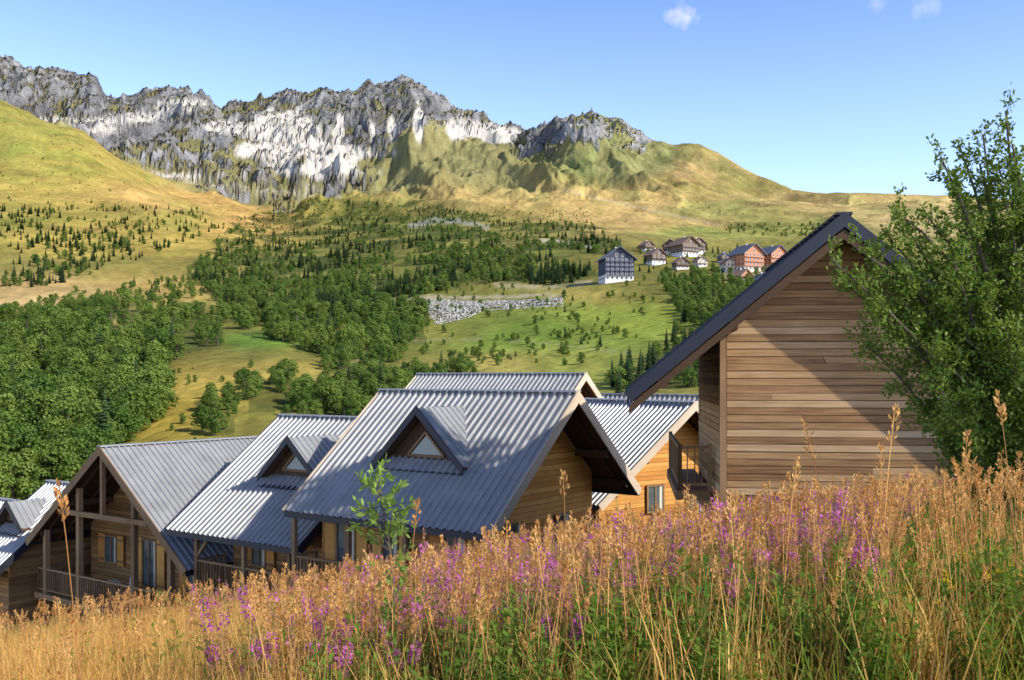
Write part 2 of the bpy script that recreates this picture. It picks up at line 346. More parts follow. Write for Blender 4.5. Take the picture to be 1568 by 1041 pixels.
def window(mb,axis,pos,sgn,a0,a1,z0,z1,sh=True):
    def bx(a,b_,c,d,t0,t1,m):
        if axis=='x': mb.box(min(pos+sgn*t0,pos+sgn*t1),max(pos+sgn*t0,pos+sgn*t1),a,b_,c,d,m)
        else: mb.box(a,b_,min(pos+sgn*t0,pos+sgn*t1),max(pos+sgn*t0,pos+sgn*t1),c,d,m)
    w=.07
    bx(a0+w,a1-w,z0+w,z1-w,.045,.06,1)
    bx(a0,a0+w,z0,z1,.045,.11,0); bx(a1-w,a1,z0,z1,.045,.11,0); bx(a0+w,a1-w,z0,z0+w,.045,.11,0); bx(a0+w,a1-w,z1-w,z1,.045,.11,0)
    m=(a0+a1)/2; bx(m-.025,m+.025,z0+w,z1-w,.061,.10,0)
    bx(a0+w,a0+w+.16,z0+w,z1-w,.061,.07,3)
    if sh:
        s=(a1-a0)/2
        bx(a0-s-.03,a0-.03,z0-.03,z1+.03,.055,.10,2); bx(a1+.03,a1+s+.03,z0-.03,z1+.03,.055,.10,2)
        for q in (z0+.15,z1-.15):
            bx(a0-s,a0-.06,q-.04,q+.04,.101,.125,0); bx(a1+.06,a1+s,q-.04,q+.04,.101,.125,0)
def rail(mb,p,q,h=1.0,mat=0):
    p=Vector(p);q=Vector(q);L=(q-p).length;n=max(2,int(L/.16)); up=Vector((0,0,1))
    mb.beam(p+up*h,q+up*h,.09,.07,mat); mb.beam(p+up*.12,q+up*.12,.06,.07,mat)
    for i in range(n+1):
        c=p.lerp(q,i/n); mb.beam(c+up*.16,c+up*(h-.04),.075,.025,mat,up=(q-p).normalized())
    for c in (p,q): mb.beam(c-up*.1,c+up*(h+.08),.1,.1,mat,up=(1,0,0))
def chalet(apex,dirv,L,wl,wr,tan,ohf,ohb,insl,insr,depth,wmat,trim=W_trim,step=.17,seg=None,dorm=None,base=W_brown,side_mat=None,roofm=M_roof,name="wooden_chalet",bh=.24):
    e=bpy.data.objects.new(name,None); scene.collection.objects.link(e); e.location=apex; e.rotation_euler=(0,0,math.atan2(dirv[1],dirv[0])); e.empty_display_size=1
    cs=1/math.sqrt(1+tan*tan); sn=tan*cs
    mb=MB()
    for sg,w in((1,wl),(-1,wr)):
        nr=(0,sg*sn,cs)
        ribs(mb,(0,L),lambda x:(x,sg*.0,0.0),lambda x:(x,sg*w,-tan*w),nr)
    mb.obj("roof_sheeting",[roofm],e)
    mb=MB()
    mb.beam((-.02,0,.045),(L+.02,0,.045),.30,.05,0)
    k=.2
    while k<L: mb.beam((k,-.17,0),(k,.17,0),.05,.09,0); k+=.54
    mb.obj("ridge_cap",[roofm],e)
    mb=MB()
    for sg,w in((1,wl),(-1,wr)):
        n=Vector((0,sg*sn,cs)); o=-.012*n; 
        a=[Vector((.04,0,0))+o,Vector((L-.04,0,0))+o,Vector((L-.04,sg*(w-.05),-tan*(w-.05)))+o,Vector((.04,sg*(w-.05),-tan*(w-.05)))+o]
        mb.prism([tuple(p) for p in a],tuple(-.10*n),0)
        mb.box(.0,L,min(sg*w-.02*sg,sg*w-.06*sg),max(sg*w-.02*sg,sg*w-.06*sg),-tan*w-.20,-tan*w-.015,1)
        x=.5
        while x<L-.2:
            mb.beam((x,sg*.05,-.23),(x,sg*(w-.12),-tan*(w-.12)-.19),.09,.14,0,up=(0,0,1)); x+=.9
    for y in (0,wl*.5,wl*.82,-wr*.5,-wr*.82):
        mb.box(.1,L-.1,y-.09,y+.09,-tan*abs(y)-.45,-tan*abs(y)-.22,0)
    mb.obj("roof_timbers",[W_dark,M_dark],e)
    mb=MB()
    for x in (-.035,L-.005):
        for sg,w in((1,wl),(-1,wr)):
            n=Vector((0,sg*sn,cs)); b_=Vector((x,sg*w,-tan*w))
            ap1=Vector((x,0,.06/cs)); ap2=Vector((x,0,-bh/cs))
            mb.prism([tuple(ap1),tuple(b_+.06*n),tuple(b_-bh*n),tuple(ap2)],(.04,0,0),0)
    mb.obj("barge_boards",[trim],e)
    hl=wl-insl; hr=wr-insr; zt=lambda z: max(0,(-z-.22)/tan)
    zl=-tan*hl-.25; zr=-tan*hr-.25; zb=-tan*max(hl,hr)-depth
    mb=MB()
    xf=ohf; xb=L-ohb
    pent=[(xf+.05,hl-.05,zb),(xf+.05,-hr+.05,zb),(xf+.05,-hr+.05,-tan*hr-.3),(xf+.05,0,-.35),(xf+.05,hl-.05,-tan*hl-.3)]
    mb.prism(pent,(xb-xf-.1,0,0),1)
    planks_gable(mb,xf+.045,hl,hr,zt,zb,step,1,0,seg)
    planks_gable(mb,xb-.045,hl,hr,zt,zb,step,-1,0)
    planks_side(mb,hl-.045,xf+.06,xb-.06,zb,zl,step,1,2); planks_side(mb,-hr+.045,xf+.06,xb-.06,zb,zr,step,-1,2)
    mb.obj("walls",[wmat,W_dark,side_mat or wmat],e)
    if dorm:
        c,yf,za,hw,td=dorm; zb_=za-td*hw; mb=MB(); ym=-za/tan; cd=1/math.sqrt(1+td*td)
        for sg in (1,-1):
            def bot(y,sg=sg):
                h=min(hw,(za+tan*y)/td); return (c+sg*h,y,za-td*h)
            ribs(mb,(ym+.02,yf),lambda y:(c,y,za),bot,(sg*td*cd,0,cd),0,.045)
        mb.obj("dormer_roof",[roofm],e)
        mb=MB(); 
        for sg in(1,-1):
            mb.prism([(c,yf-.02,za+.08),(c+sg*(hw+.05),yf-.02,zb_-.0),(c+sg*(hw+.0),yf-.02,zb_-.2),(c,yf-.02,za-.2)],(0,.05,0),0)
            mb.prism([(c,yf-.05,za-.03),(c+sg*hw,yf-.05,zb_-.03),(c+sg*hw,-zb_/tan,zb_-.03),(c,ym,za-.03)],(0,0,-.06),1)
        yi=yf-.55
        mb.prism([(c-hw+.2,yi,zb_+.05),(c+hw-.2,yi,zb_+.05),(c,yi,za-.12)],(0,.05,0),1)
        mb.prism([(c-hw,yi-.3,zb_-.1),(c+hw,yi-.3,zb_-.1),(c+hw,yf,-tan*yf+.06),(c-hw,yf,-tan*yf+.06)],(0,0,.03),2)
        g=.62; zc=zb_+.28
        mb.prism([(c-g,yi+.055,zc),(c+g,yi+.055,zc),(c,yi+.055,zc+g*td)],(0,.02,0),3)
        for a,b_ in (((c-g-.12,yi+.08,zc-.04),(c+g+.12,yi+.08,zc-.04)),((c-g-.1,yi+.08,zc-.02),(c,yi+.08,zc+g*td+.1)),((c+g+.1,yi+.08,zc-.02),(c,yi+.08,zc+g*td+.1))):
            mb.beam(a,b_,.07,.1,4,up=(0,1,0))
        mb.obj("dormer_front",[M_dark,W_mid,M_dark,M_glass2,W_post],e)
    return e,dict(hl=hl,hr=hr,xf=xf,xb=xb,zb=zb)
M_glass2,nt,b=newmat("dormer_glass"); b.inputs['Base Color'].default_value=(.34,.42,.40,1); b.inputs['Roughness'].default_value=.08
WM=[W_post,M_glass,W_gold,M_curt]
# chalet A
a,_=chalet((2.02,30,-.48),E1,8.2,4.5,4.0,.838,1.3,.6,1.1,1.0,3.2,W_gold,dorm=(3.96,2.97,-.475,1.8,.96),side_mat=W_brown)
mb=MB(); window(mb,'y',3.4,1,1.6,2.5,-5.9,-3.9); window(mb,'y',3.4,1,4.2,4.9,-5.2,-4.1); window(mb,'y',3.4,1,6.0,6.9,-5.9,-4.0)
window(mb,'x',1.3,-1,1.2,2.0,-4.9,-3.9,False); window(mb,'x',1.3,-1,-1.5,-.6,-4.9,-3.9,False); mb.obj("windows",WM,a)
mb=MB(); rail(mb,(3.2,4.3,-6.2),(7.9,4.3,-6.2)); rail(mb,(7.9,4.3,-6.2),(7.9,3.4,-6.2)); mb.box(3.1,8,3.45,4.4,-6.42,-6.22,0)
for x in (3.2,5.5,7.9): mb.beam((x,4.3,-8),(x,4.3,-3.75),.14,.14,0,up=(1,0,0))
mb.obj("balcony",[W_post],a)
# chalet B
a,_=chalet((-3.8,36.1,-1.58),E1,7.0,5.4,5.4,.74,.15,1.9,1.5,1.3,3.2,W_brown,dorm=(2.75,3.4,-.6,1.6,.9),trim=M_dark,side_mat=W_brown)
mb=MB(); window(mb,'y',3.9,1,3.2,4.0,-5.2,-4.1); window(mb,'y',3.9,1,1.3,2.1,-6.0,-4.0,False); mb.obj("windows",WM,a)
mb=MB(); rail(mb,(.6,5.1,-6.0),(5.6,5.1,-6.0)); rail(mb,(5.6,5.1,-6),(5.6,3.9,-6)); mb.box(.5,5.7,3.95,5.2,-6.22,-6.02,0)
for x in (.7,3.,5.6): mb.beam((x,5.1,-8.5),(x,5.1,-4.0),.15,.15,0,up=(1,0,0))
mb.beam((5.6,5.1,-4.9),(4.9,5.1,-4.1),.1,.1,0); mb.obj("balcony",[W_post],a)
# chalet C
a,_=chalet((-16.18,38.4,-2.76),E2,8.5,5.5,5.5,.765,2.3,.6,1.1,1.2,2.6,W_brown,trim=W_post)
mb=MB()
mb.beam((.15,-3.0,-2.75),(.15,3.0,-2.75),.16,.2,0); mb.beam((.15,0,-2.65),(.15,0,-.35),.16,.16,0,up=(1,0,0))
for y in (4.4,1.9,-1.9,-4.2): mb.beam((.3,y,-8.5),(.3,y,-.765*abs(y)-.3),.2,.2,0,up=(1,0,0))
rail(mb,(.25,4.9,-6.3),(.25,-3.2,-6.3)); rail(mb,(.25,4.9,-6.3),(2.2,4.9,-6.3)); rail(mb,(-1.3,-3.3,-6.5),(.25,-3.2,-6.3))
rail(mb,(-1.3,-3.3,-6.5),(-1.6,-1.2,-7.3)); mb.box(.1,2.35,-3.3,5,-6.55,-6.32,0); mb.box(-1.4,.09,-3.4,-1.2,-6.75,-6.55,0)
mb.obj("porch_frame",[W_post],a)
mb=MB(); window(mb,'x',2.3,-1,2.3,3.2,-5.2,-4.0); window(mb,'x',2.3,-1,-.5,.5,-5.9,-3.9); window(mb,'x',2.3,-1,-3.4,-2.5,-6.1,-3.9); mb.obj("windows",WM,a)
mb=MB()
mb.box(-.45,.45,-.35,.35,.70,.74,0)
for x in(-.38,.38):
    for y in(-.28,.28): mb.beam((x,y,0),(x,y,.7),.05,.05,0,up=(1,0,0))
t=mb.obj("garden_table",[M_white],None)
ma=Matrix.Translation(a.location)@Matrix.Rotation(a.rotation_euler[2],4,'Z')
t.location=ma@Vector((.95,1.0,-6.32)); t.rotation_euler=(0,0,.6)
for (lx,ly,rz) in ((.8,2.1,2.0),(.9,-.2,-1.0)):
    mb=MB(); mb.prism([(-.24,-.24,.43),(.24,-.24,.43),(.21,.24,.42),(-.21,.24,.42)],(0,0,.03),0); mb.prism([(-.22,.22,.45),(.22,.22,.45),(.26,.34,1.05),(-.26,.34,1.05)],(0,.03,0),0)
    for x in(-.22,.22):
        mb.beam((x*1.1,-.25,0),(x,-.22,.43),.04,.04,0,up=(1,0,0)); mb.beam((x*1.1,.27,0),(x,.22,.43),.04,.04,0,up=(1,0,0)); mb.beam((x*1.1,-.22,.65),(x*1.1,.27,.65),.05,.03,0); mb.beam((x*1.1,-.22,.43),(x*1.1,-.22,.65),.04,.03,0,up=(1,0,0))
    t=mb.obj("garden_chair",[M_white]); t.location=ma@Vector((lx,ly,-6.32)); t.rotation_euler=(0,0,rz)
# D, E, F, G, H
chalet((-19.1,44.1,-4.9),E1,3.3,4.4,4.4,.78,.3,.7,1.0,1.0,3.0,W_brown,dorm=(1.9,2.7,-.6,1.2,.9),trim=M_dark)
chalet((-26.3,52,-6.6),E1,7,4.6,4.6,.78,.7,.7,1.0,1.0,3.0,W_brown,trim=M_dark)
chalet(P(897,572,46),E1,10.4,4.5,4.5,.8,.9,.7,1.0,1.0,3.0,W_gold)
gl=math.hypot(.56,.83)
a,_=chalet((7.1,37.9,-1.0),(-.56/gl,.83/gl),8.5,4.8,4.3,.76,1.2,.6,1.0,1.0,3.2,W_gold)
mb=MB(); window(mb,'x',1.2,-1,.6,1.5,-4.3,-3.2,False); window(mb,'x',1.2,-1,-1.6,-.6,-4.6,-3.2,False); mb.obj("windows",WM,a)
chalet(P(1112,606,47),E1,9,4.5,4.5,.8,.9,.7,1.0,1.0,3.0,W_gold)
# R : large house on the right
rl=math.hypot(.12,1)
a,_=chalet(P(1293,330,19),(.12/rl,1/rl),10,4.21,4.9,.83,.9,.7,2.06,1.1,3.6,W_old,trim=M_dark,step=.15,seg=1,roofm=M_dark,name="timber_house",bh=.17)
mb=MB()
mb.beam((.8,2.24,-6),(.8,2.24,-2.15),.13,.16,0,up=(1,0,0))
rail(mb,(4.0,2.95,-5.8),(9.3,2.95,-5.8)); rail(mb,(4.0,2.95,-5.8),(4.0,2.25,-5.8)); mb.box(3.9,9.4,2.25,3.05,-6.05,-5.82,0)
for y in (2.1,3.5): mb.beam((.05,y,-.83*y-.36),(1.0,y,-.83*y-.36),.16,.2,1)
mb.obj("gallery",[W_post,W_dark],a)
mb=MB()
for sg,w in((1,4.15),(-1,4.8)):
    mb.prism([(.0,0,-.26),(.0,sg*w,-.83*w-.26),(.0,sg*w,-.83*w-.42),(.0,0,-.46)],(.04,0,0),0)
mb.obj("inner_barge_board",[W_dark],a)
# ---------------------------------------------------------------- village
M_vil=[plain("village_wood_dark",(.17,.11,.07),.8),plain("village_wood_red",(.56,.24,.12),.8),plain("village_render",(.68,.58,.48),.8,.1),plain("village_roof_slate",(.14,.15,.20),.6),plain("village_roof_brown",(.26,.17,.13),.7),plain("village_window",(.05,.06,.08),.3,.1),plain("village_white",(.75,.73,.70),.7,.05),plain("village_blue_wood",(.055,.065,.11),.8)]
def vchalet(u,v,wp,hp,wm,rm,rot=0.3,floors=3,dl=1.0):
    h=hit(u,v)
    if h is None: return
    d=h[1]; w=wp/F*d; H=hp/F*d; mb=MB(); L=w*dl; hr=w*.36; he=H-hr
    mb.box(-w/2,w/2,-L/2,L/2,-6,he*.25,6 if wm!=1 else 2); mb.box(-w/2-.1,w/2+.1,-L/2-.1,L/2+.1,he*.25,he,wm)
    mb.prism([(-w/2,-L/2,he),(w/2,-L/2,he),(0,-L/2,H)],(0,L,0),wm)
    o=w*.12
    for sg in(1,-1):
        mb.prism([(0,-L/2-o,H+.1),(sg*(w/2+o),-L/2-o,he-o*hr/(w/2)+.1),(sg*(w/2+o),L/2+o,he-o*hr/(w/2)+.1),(0,L/2+o,H+.1)],(0,0,.5),rm)
    fh=he/floors
    for k in range(floors+1):
        n=max(2,int(w/3.2)); n=n if k<floors else max(1,n//2-1); ww=w if k<floors else w*.45
        for i in range(n):
            x=-ww/2+(i+.5)*ww/n
            mb.box(x-.8,x+.8,-L/2-.16,-L/2-.05,k*fh+fh*.2,k*fh+fh*.85,6)
            mb.box(x-.6,x+.6,-L/2-.22,-L/2-.161,k*fh+fh*.28,k*fh+fh*.8,5)
        if k==floors: break
        for i in range(max(2,int(L/3.5))):
            y=-L/2+(i+.5)*L/max(2,int(L/3.5))
            for sg in(1,-1): mb.box(min(sg*(w/2+.05),sg*(w/2+.2)),max(sg*(w/2+.05),sg*(w/2+.2)),y-.5,y+.5,k*fh+fh*.3,k*fh+fh*.8,5)
        if k>0: mb.box(-w/2,w/2,-L/2-1.1,-L/2-.23,k*fh-.1,k*fh+.1,wm); mb.box(-w/2,w/2,-L/2-1.2,-L/2-1.11,k*fh-.1,k*fh+.6,wm)
    mb.box(-.4,.4,-.4,.4,H-.6,H+1.4,6)
    o_=mb.obj("village_chalet",M_vil); o_.location=h; o_.rotation_euler=(0,0,rot)
vchalet(943,431,44,50,7,3,.15,5,1.0)
for t in [(1003,404,24,22,0,4,.4,2),(1028,388,22,20,0,4,-.3,3),(1048,392,30,28,0,4,.5,3),(1042,412,20,17,0,4,.2,2),(1066,388,20,22,0,4,.4,3),(990,384,16,14,0,4,.5,2),(1072,408,16,14,2,4,.3,2),
 (1143,416,36,40,1,3,.45,4),(1182,412,32,34,1,3,.5,3),(1116,416,20,20,2,4,.3,2),(1134,430,24,16,1,4,.6,2),(1166,436,26,16,0,3,.2,2),(1108,402,14,14,0,3,.3,2),(1210,420,24,24,0,3,.3,3),(1530,410,34,34,0,3,.3,3),(1480,405,26,26,2,3,.3,3)]: vchalet(*t)
# stone retaining wall: battered bank of individual boulders
mb=MB(); u=654.
while u<863:
    vb=np.interp(u,[654,668,715,740,862],[478,497,487,475,468]); vt=np.interp(u,[654,668,720,800,862],[461,459,462,461,457])
    h=hit(u,vb); h2=hit(u,vt); n=max(3,int((vb-vt)/2.2)+2)
    for k in range(n):
        t=(k+random.uniform(-.3,.3))/(n-1); cx=h[0]*(1-t)+h2[0]*t+random.uniform(-.35,.35); cy=h[1]*(1-t)+h2[1]*t-1.2*math.sin(math.pi*min(1,max(0,t))); cz=h[2]*(1-t)+h2[2]*t+1.6*math.sin(math.pi*min(1,max(0,t)))+random.uniform(-.25,.25)
        r=random.uniform(.55,1.0); an=random.random()*6; vs=[]
        for (sx,sy,sz) in [(-1,-1,-1),(1,-1,-1),(1,1,-1),(-1,1,-1),(-.8,-.8,1),(.8,-.8,1),(.8,.8,1),(-.8,.8,1)]:
            q=Vector((sx*random.uniform(.7,1.2),sy*random.uniform(.7,1.2),sz*random.uniform(.5,.9)))*r*.8; vs.append((cx+q.x*math.cos(an)-q.y*math.sin(an),cy+q.x*math.sin(an)+q.y*math.cos(an),cz+q.z))
        mb.add(vs,[(3,2,1,0),(4,5,6,7),(0,1,5,4),(1,2,6,5),(2,3,7,6),(3,0,4,7)],0)
    u+=2.2
mb.obj("stone_retaining_wall",[M_stone])
# ---------------------------------------------------------------- scatter
def scatter(name,coll,pts,rot,scl,idx):
    me=bpy.data.meshes.new(name); pts=np.asarray(pts,float); me.from_pydata([tuple(p) for p in pts],[],[])
    a=me.attributes.new('rot','FLOAT_VECTOR','POINT'); a.data.foreach_set('vector',np.asarray(rot,np.float32).ravel())
    a=me.attributes.new('scl','FLOAT','POINT'); a.data.foreach_set('value',np.asarray(scl,np.float32))
    a=me.attributes.new('idx','INT','POINT'); a.data.foreach_set('value',np.asarray(idx,np.int32))
    o=bpy.data.objects.new(name,me); scene.collection.objects.link(o)
    ng=bpy.data.node_groups.new(name+"_gn",'GeometryNodeTree')
    ng.interface.new_socket('Geometry',in_out='INPUT',socket_type='NodeSocketGeometry'); ng.interface.new_socket('Geometry',in_out='OUTPUT',socket_type='NodeSocketGeometry')
    gi=ng.nodes.new('NodeGroupInput'); go=ng.nodes.new('NodeGroupOutput'); ip=ng.nodes.new('GeometryNodeInstanceOnPoints'); ci=ng.nodes.new('GeometryNodeCollectionInfo')
    ci.inputs['Collection'].default_value=coll; ci.inputs['Separate Children'].default_value=True; ci.inputs['Reset Children'].default_value=True
    def na(n,t):
        x=ng.nodes.new('GeometryNodeInputNamedAttribute'); x.data_type=t; x.inputs['Name'].default_value=n
        return [s for s in x.outputs if s.enabled and s.name=='Attribute'][0]
    l=ng.links.new; l(gi.outputs[0],ip.inputs['Points']); l(ci.outputs[0],ip.inputs['Instance']); ip.inputs['Pick Instance'].default_value=True
    l(na('idx','INT'),ip.inputs['Instance Index']); l(na('rot','FLOAT_VECTOR'),ip.inputs['Rotation']); l(na('scl','FLOAT'),ip.inputs['Scale'])
    l(ip.outputs[0],go.inputs[0]); md=o.modifiers.new('scatter','NODES'); md.node_group=ng; return o
def coll(name,objs):
    c=bpy.data.collections.new(name)
    for o in objs: c.objects.link(o)
    return c
def rv():
    v=Vector((random.gauss(0,1),random.gauss(0,1),random.gauss(0,1))); return v.normalized()
def leaf(mb,p,d,n,L,W,mat):
    s=d.cross(n); 
    if s.length<1e-4: return
    s.normalize(); mb.add([p,p+d*L*.5+s*W*.5,p+d*L,p+d*L*.5-s*W*.5],[(0,1,2,3)],mat)
def decid(i,puffs=16,lv=105,hh=10.,link=False,name=None,wd=None):
    mb=MB(); H=hh; mb.tube([(0,0,-1),(0.1,0,H*.3),(0,.1,H*.7)],[.28,.2,.06],6,0); wd=wd or random.uniform(.85,1.25)
    for k in range(puffs):
        a=random.random()*6.28; t=(k+.5)/puffs; z=H*(.17+.70*t); rr=H*.28*wd*math.sin(math.pi*min(1,.18+t*.8))**.7*random.uniform(.5,1.15)
        c=Vector((math.cos(a)*rr,math.sin(a)*rr,z)); mb.tube([(0,0,z*.6),tuple(c)],[.08,.03],4,0)
        R=H*random.uniform(.10,.19)*min(1,10/H*1.1)
        for j in range(lv):
            n=rv(); 
            if n.z<-.5: n.z*=-1
            p=c+Vector((n.x*R,n.y*R,n.z*R*.85))*random.uniform(.7,1.2); tdir=(rv().cross(n)).normalized()
            n2=(n+rv()*.6).normalized(); tdir=(tdir-n2*tdir.dot(n2)).normalized()
            leaf(mb,p-tdir*.25,tdir,n2,random.uniform(.4,.75),random.uniform(.3,.55),1)
    return mb.obj(name or "broadleaf_%d"%i,[M_bark,L_decid],link=link)
def spruce(i,H=12.):
    mb=MB(); mb.tube([(0,0,-1),(0,0,H*.95)],[.2,.03],5,0); lv=18; w=random.uniform(.18,.25)
    for k in range(lv):
        t=k/lv; z=H*(.07+.9*t); R=H*w*(1-t)**.85+.15; nb=int(12-5*t)
        for j in range(nb):
            a=6.28*(j+random.random()*.7)/nb; r=R*random.uniform(.7,1.15); d=Vector((math.cos(a),math.sin(a),-.32)); s=Vector((-math.sin(a),math.cos(a),0))
            p=Vector((0,0,z+random.uniform(-.15,.15))); ww=r*.36+.12
            mb.add([p+Vector((0,0,.25)),p+d*r*.55+s*ww,p+d*r,p+d*r*.55-s*ww,p+d*r*.45+Vector((0,0,.1))],[(0,1,4),(1,2,4),(2,3,4),(3,0,4)],1)
    mb.add([(0.15,0,H*.93),(-.1,.12,H*.93),(-.1,-.12,H*.93),(0,0,H*1.02)],[(0,1,3),(1,2,3),(2,0,3)],1)
    return mb.obj("spruce_%d"%i,[M_bark,L_spruce],link=False)
trees=coll("tree_prototypes",[decid(i) for i in range(5)]+[spruce(i) for i in range(4)])
def forest(name,poly,n,conif,smin,smax,thr=.0,ns=30):
    us=[p[0] for p in poly]; vs=[p[1] for p in poly]; pts=[];sc=[];ix=[];ro=[];c=0;tr=0
    while c<n and tr<n*14:
        tr+=1; u=random.uniform(min(us),max(us)); v=random.uniform(min(vs),max(vs))
        if not inpoly(np.array([u]),np.array([v]),poly)[0]: continue
        h=hit(u,v)
        if h is None or h[1]<75: continue
        if thr>0 and float(fbm(h[0]/ns,h[1]/ns/1.6,3,60))<thr: continue
        k=conif(h) if callable(conif) else conif
        co=random.random()<k; s=random.uniform(smin,smax)*random.uniform(.7,1.1)*(1 if co else .92)
        pts.append((h[0],h[1],h[2]-.3)); sc.append(s); ix.append(random.randint(5,8) if co else random.randint(0,4)); ro.append((0,0,random.random()*6.28)); c+=1
    scatter(name,trees,pts,ro,sc,ix)
cf=lambda h: .85 if float(fbm(h[0]/60,h[1]/100,2,91))>.53 else .12
forest("forest_band",FOREST['band'],2700,cf,.4,1.15,.41,34)
forest("hillside_spruce_wood",FOREST['hill'],480,.7,.5,1.2,.42,60)
forest("valley_wood",FOREST['val'],600,.05,.55,1.7,.28,30)
forest("valley_wood",FOREST['farl'],110,.05,.6,1.2)
forest("valley_wood",FOREST['mid'],420,.12,.5,1.25,.36)
forest("tree_clump",FOREST['cl1'],13,0,.65,.9); forest("tree_clump",FOREST['cl2'],10,0,.5,.75)
forest("tree_clump",FOREST['nearl'],130,.08,.5,1.0,.34)
forest("right_wood",FOREST['right'],240,.12,.5,.95)
forest("near_spruce_wood",FOREST['nearr'],150,.75,.5,.85)
forest("village_trees",[(900,385),(1250,372),(1260,440),(1120,445),(980,430)],190,.3,.3,.75)
forest("pasture_shrubs",[(540,440),(980,425),(1010,470),(960,560),(700,560),(560,500)],250,.1,.15,.55,.43,25)
forest("pasture_shrubs",[(470,300),(900,325),(930,345),(700,330),(560,345),(450,330)],300,.4,.25,.6)
forest("hill_shrubs",[(0,160),(120,220),(320,330),(200,330),(0,320)],130,.2,.25,.6,.48)
forest("hill_shrubs",[(340,290),(470,290),(480,330),(420,420),(300,450),(330,360)],130,.4,.3,.7,.45)
forest("hedge_trees",[(0,480),(160,440),(330,420),(340,450),(180,475),(0,505)],190,.1,.35,.95,.38)
forest("far_shrubs",[(1100,345),(1260,345),(1260,365),(1120,360)],60,.1,.5,.9,.48)
forest("far_shrubs",[(650,270),(1000,270),(1250,330),(900,330)],50,.0,.3,.7,.5)
forest("meadow_bushes",[(200,560),(480,545),(500,620),(330,690),(200,690)],30,.0,.12,.4)
# tall ash added out of view at right to shade the chalet roofs
for (x,y,H_,s) in ((14.6,18.6,16.0,.5),):
    t=decid(9,26,150,H_,True,"shade_ash_tree",.8); t.location=(x,y,float(zg(x,y))); t.scale=(s,s,1)
# ---------------------------------------------------------------- meadow
def blade(mb,base,h,lean,az,w,mat,seg=3):
    d=Vector((math.cos(az),math.sin(az),0)); s=Vector((-math.sin(az),math.cos(az),0)); vs=[]
    for k in range(seg+1):
        t=k/seg; c=Vector(base)+d*lean*t*t+Vector((0,0,h*t*(1-.25*lean/h*t))); ww=w*(1-t)**.7+.0008
        vs+= [c-s*ww/2,c+s*ww/2]
    mb.add(vs,[(2*k,2*k+1,2*k+3,2*k+2) for k in range(seg)],mat)
def tuft(i,mat,n,h,name,lean=.25,spread=.14,w=.009):
    mb=MB()
    for _ in range(n):
        r=spread*math.sqrt(random.random()); a=random.random()*6.28
        blade(mb,(r*math.cos(a),r*math.sin(a),-.05),h*random.uniform(.5,1.1),random.uniform(.03,lean),random.random()*6.28,random.uniform(.6,1.2)*w,0 if random.random()<.8 else 1)
    return mb.obj(name,mat,link=False)
def stalk(name,mat,head=.1,hr=.009,kind=0):
    mb=MB(); lean=random.uniform(.02,.18); az=random.random()*6.28; d=Vector((math.cos(az),math.sin(az),0)); pts=[]
    for k in range(7):
        t=k/6; pts.append(tuple(d*lean*t*t+Vector((0,0,t-.0))))
    mb.tube([(0,0,-.1)]+pts,[.0028]*2+[.0024]*3+[.002]*3,3,0)
    top=Vector(pts[-1]); dr=(Vector(pts[-1])-Vector(pts[-2])).normalized()
    for j in range(46 if kind==0 else 34):
        t=random.random(); rad=hr*(1 if kind==0 else 2.0)*math.sin(math.pi*min(.95,t+.08))**.6; o=rv()*rad; p=top-dr*head*(1-t)+o
        leaf(mb,p,(dr+o.normalized()*.7).normalized(),rv(),.022,.009,1)
    for q in (.25,.45):
        a=random.random()*6.28; blade(mb,tuple(Vector(pts[int(q*6)])),.2,.12,a,.007,0)
    return mb.obj(name,mat,link=False)
g_gold=[tuft(i,[L_gold,L_stalk],34,.60,"g0_gold_%d"%i,.3) for i in range(3)]
g_green=[tuft(i,[L_grassg,L_gold],30,.52,"g1_green_%d"%i,.3,w=.010) for i in range(3)]
def herb(i):
    mb=MB()
    for s in range(5):
        a=random.random()*6.28; r=random.random()*.12; b0=Vector((r*math.cos(a),r*math.sin(a),0)); h=random.uniform(.3,.62); l=rv()*.08; l.z=0
        mb.tube([tuple(b0-Vector((0,0,.1))),tuple(b0+l+Vector((0,0,h)))],[.004,.002],3,0)
        for k in range(22):
            t=.1+.9*k/22; aa=k*2.4; d=Vector((math.cos(aa),math.sin(aa),.45)).normalized(); leaf(mb,b0+l*t+Vector((0,0,h*t)),d,Vector((0,0,1)),random.uniform(.06,.10)*(1.2-t*.6),.022,0)
    return mb.obj("g2_herb_%d"%i,[L_herb],link=False)
meadow=coll("meadow_prototypes",g_gold+g_green+[herb(i) for i in range(3)])
stk=coll("stalk_prototypes",[stalk("s%d"%i,[L_stalk,L_stalk],.10+.05*random.random(),.009,i%2) for i in range(6)])
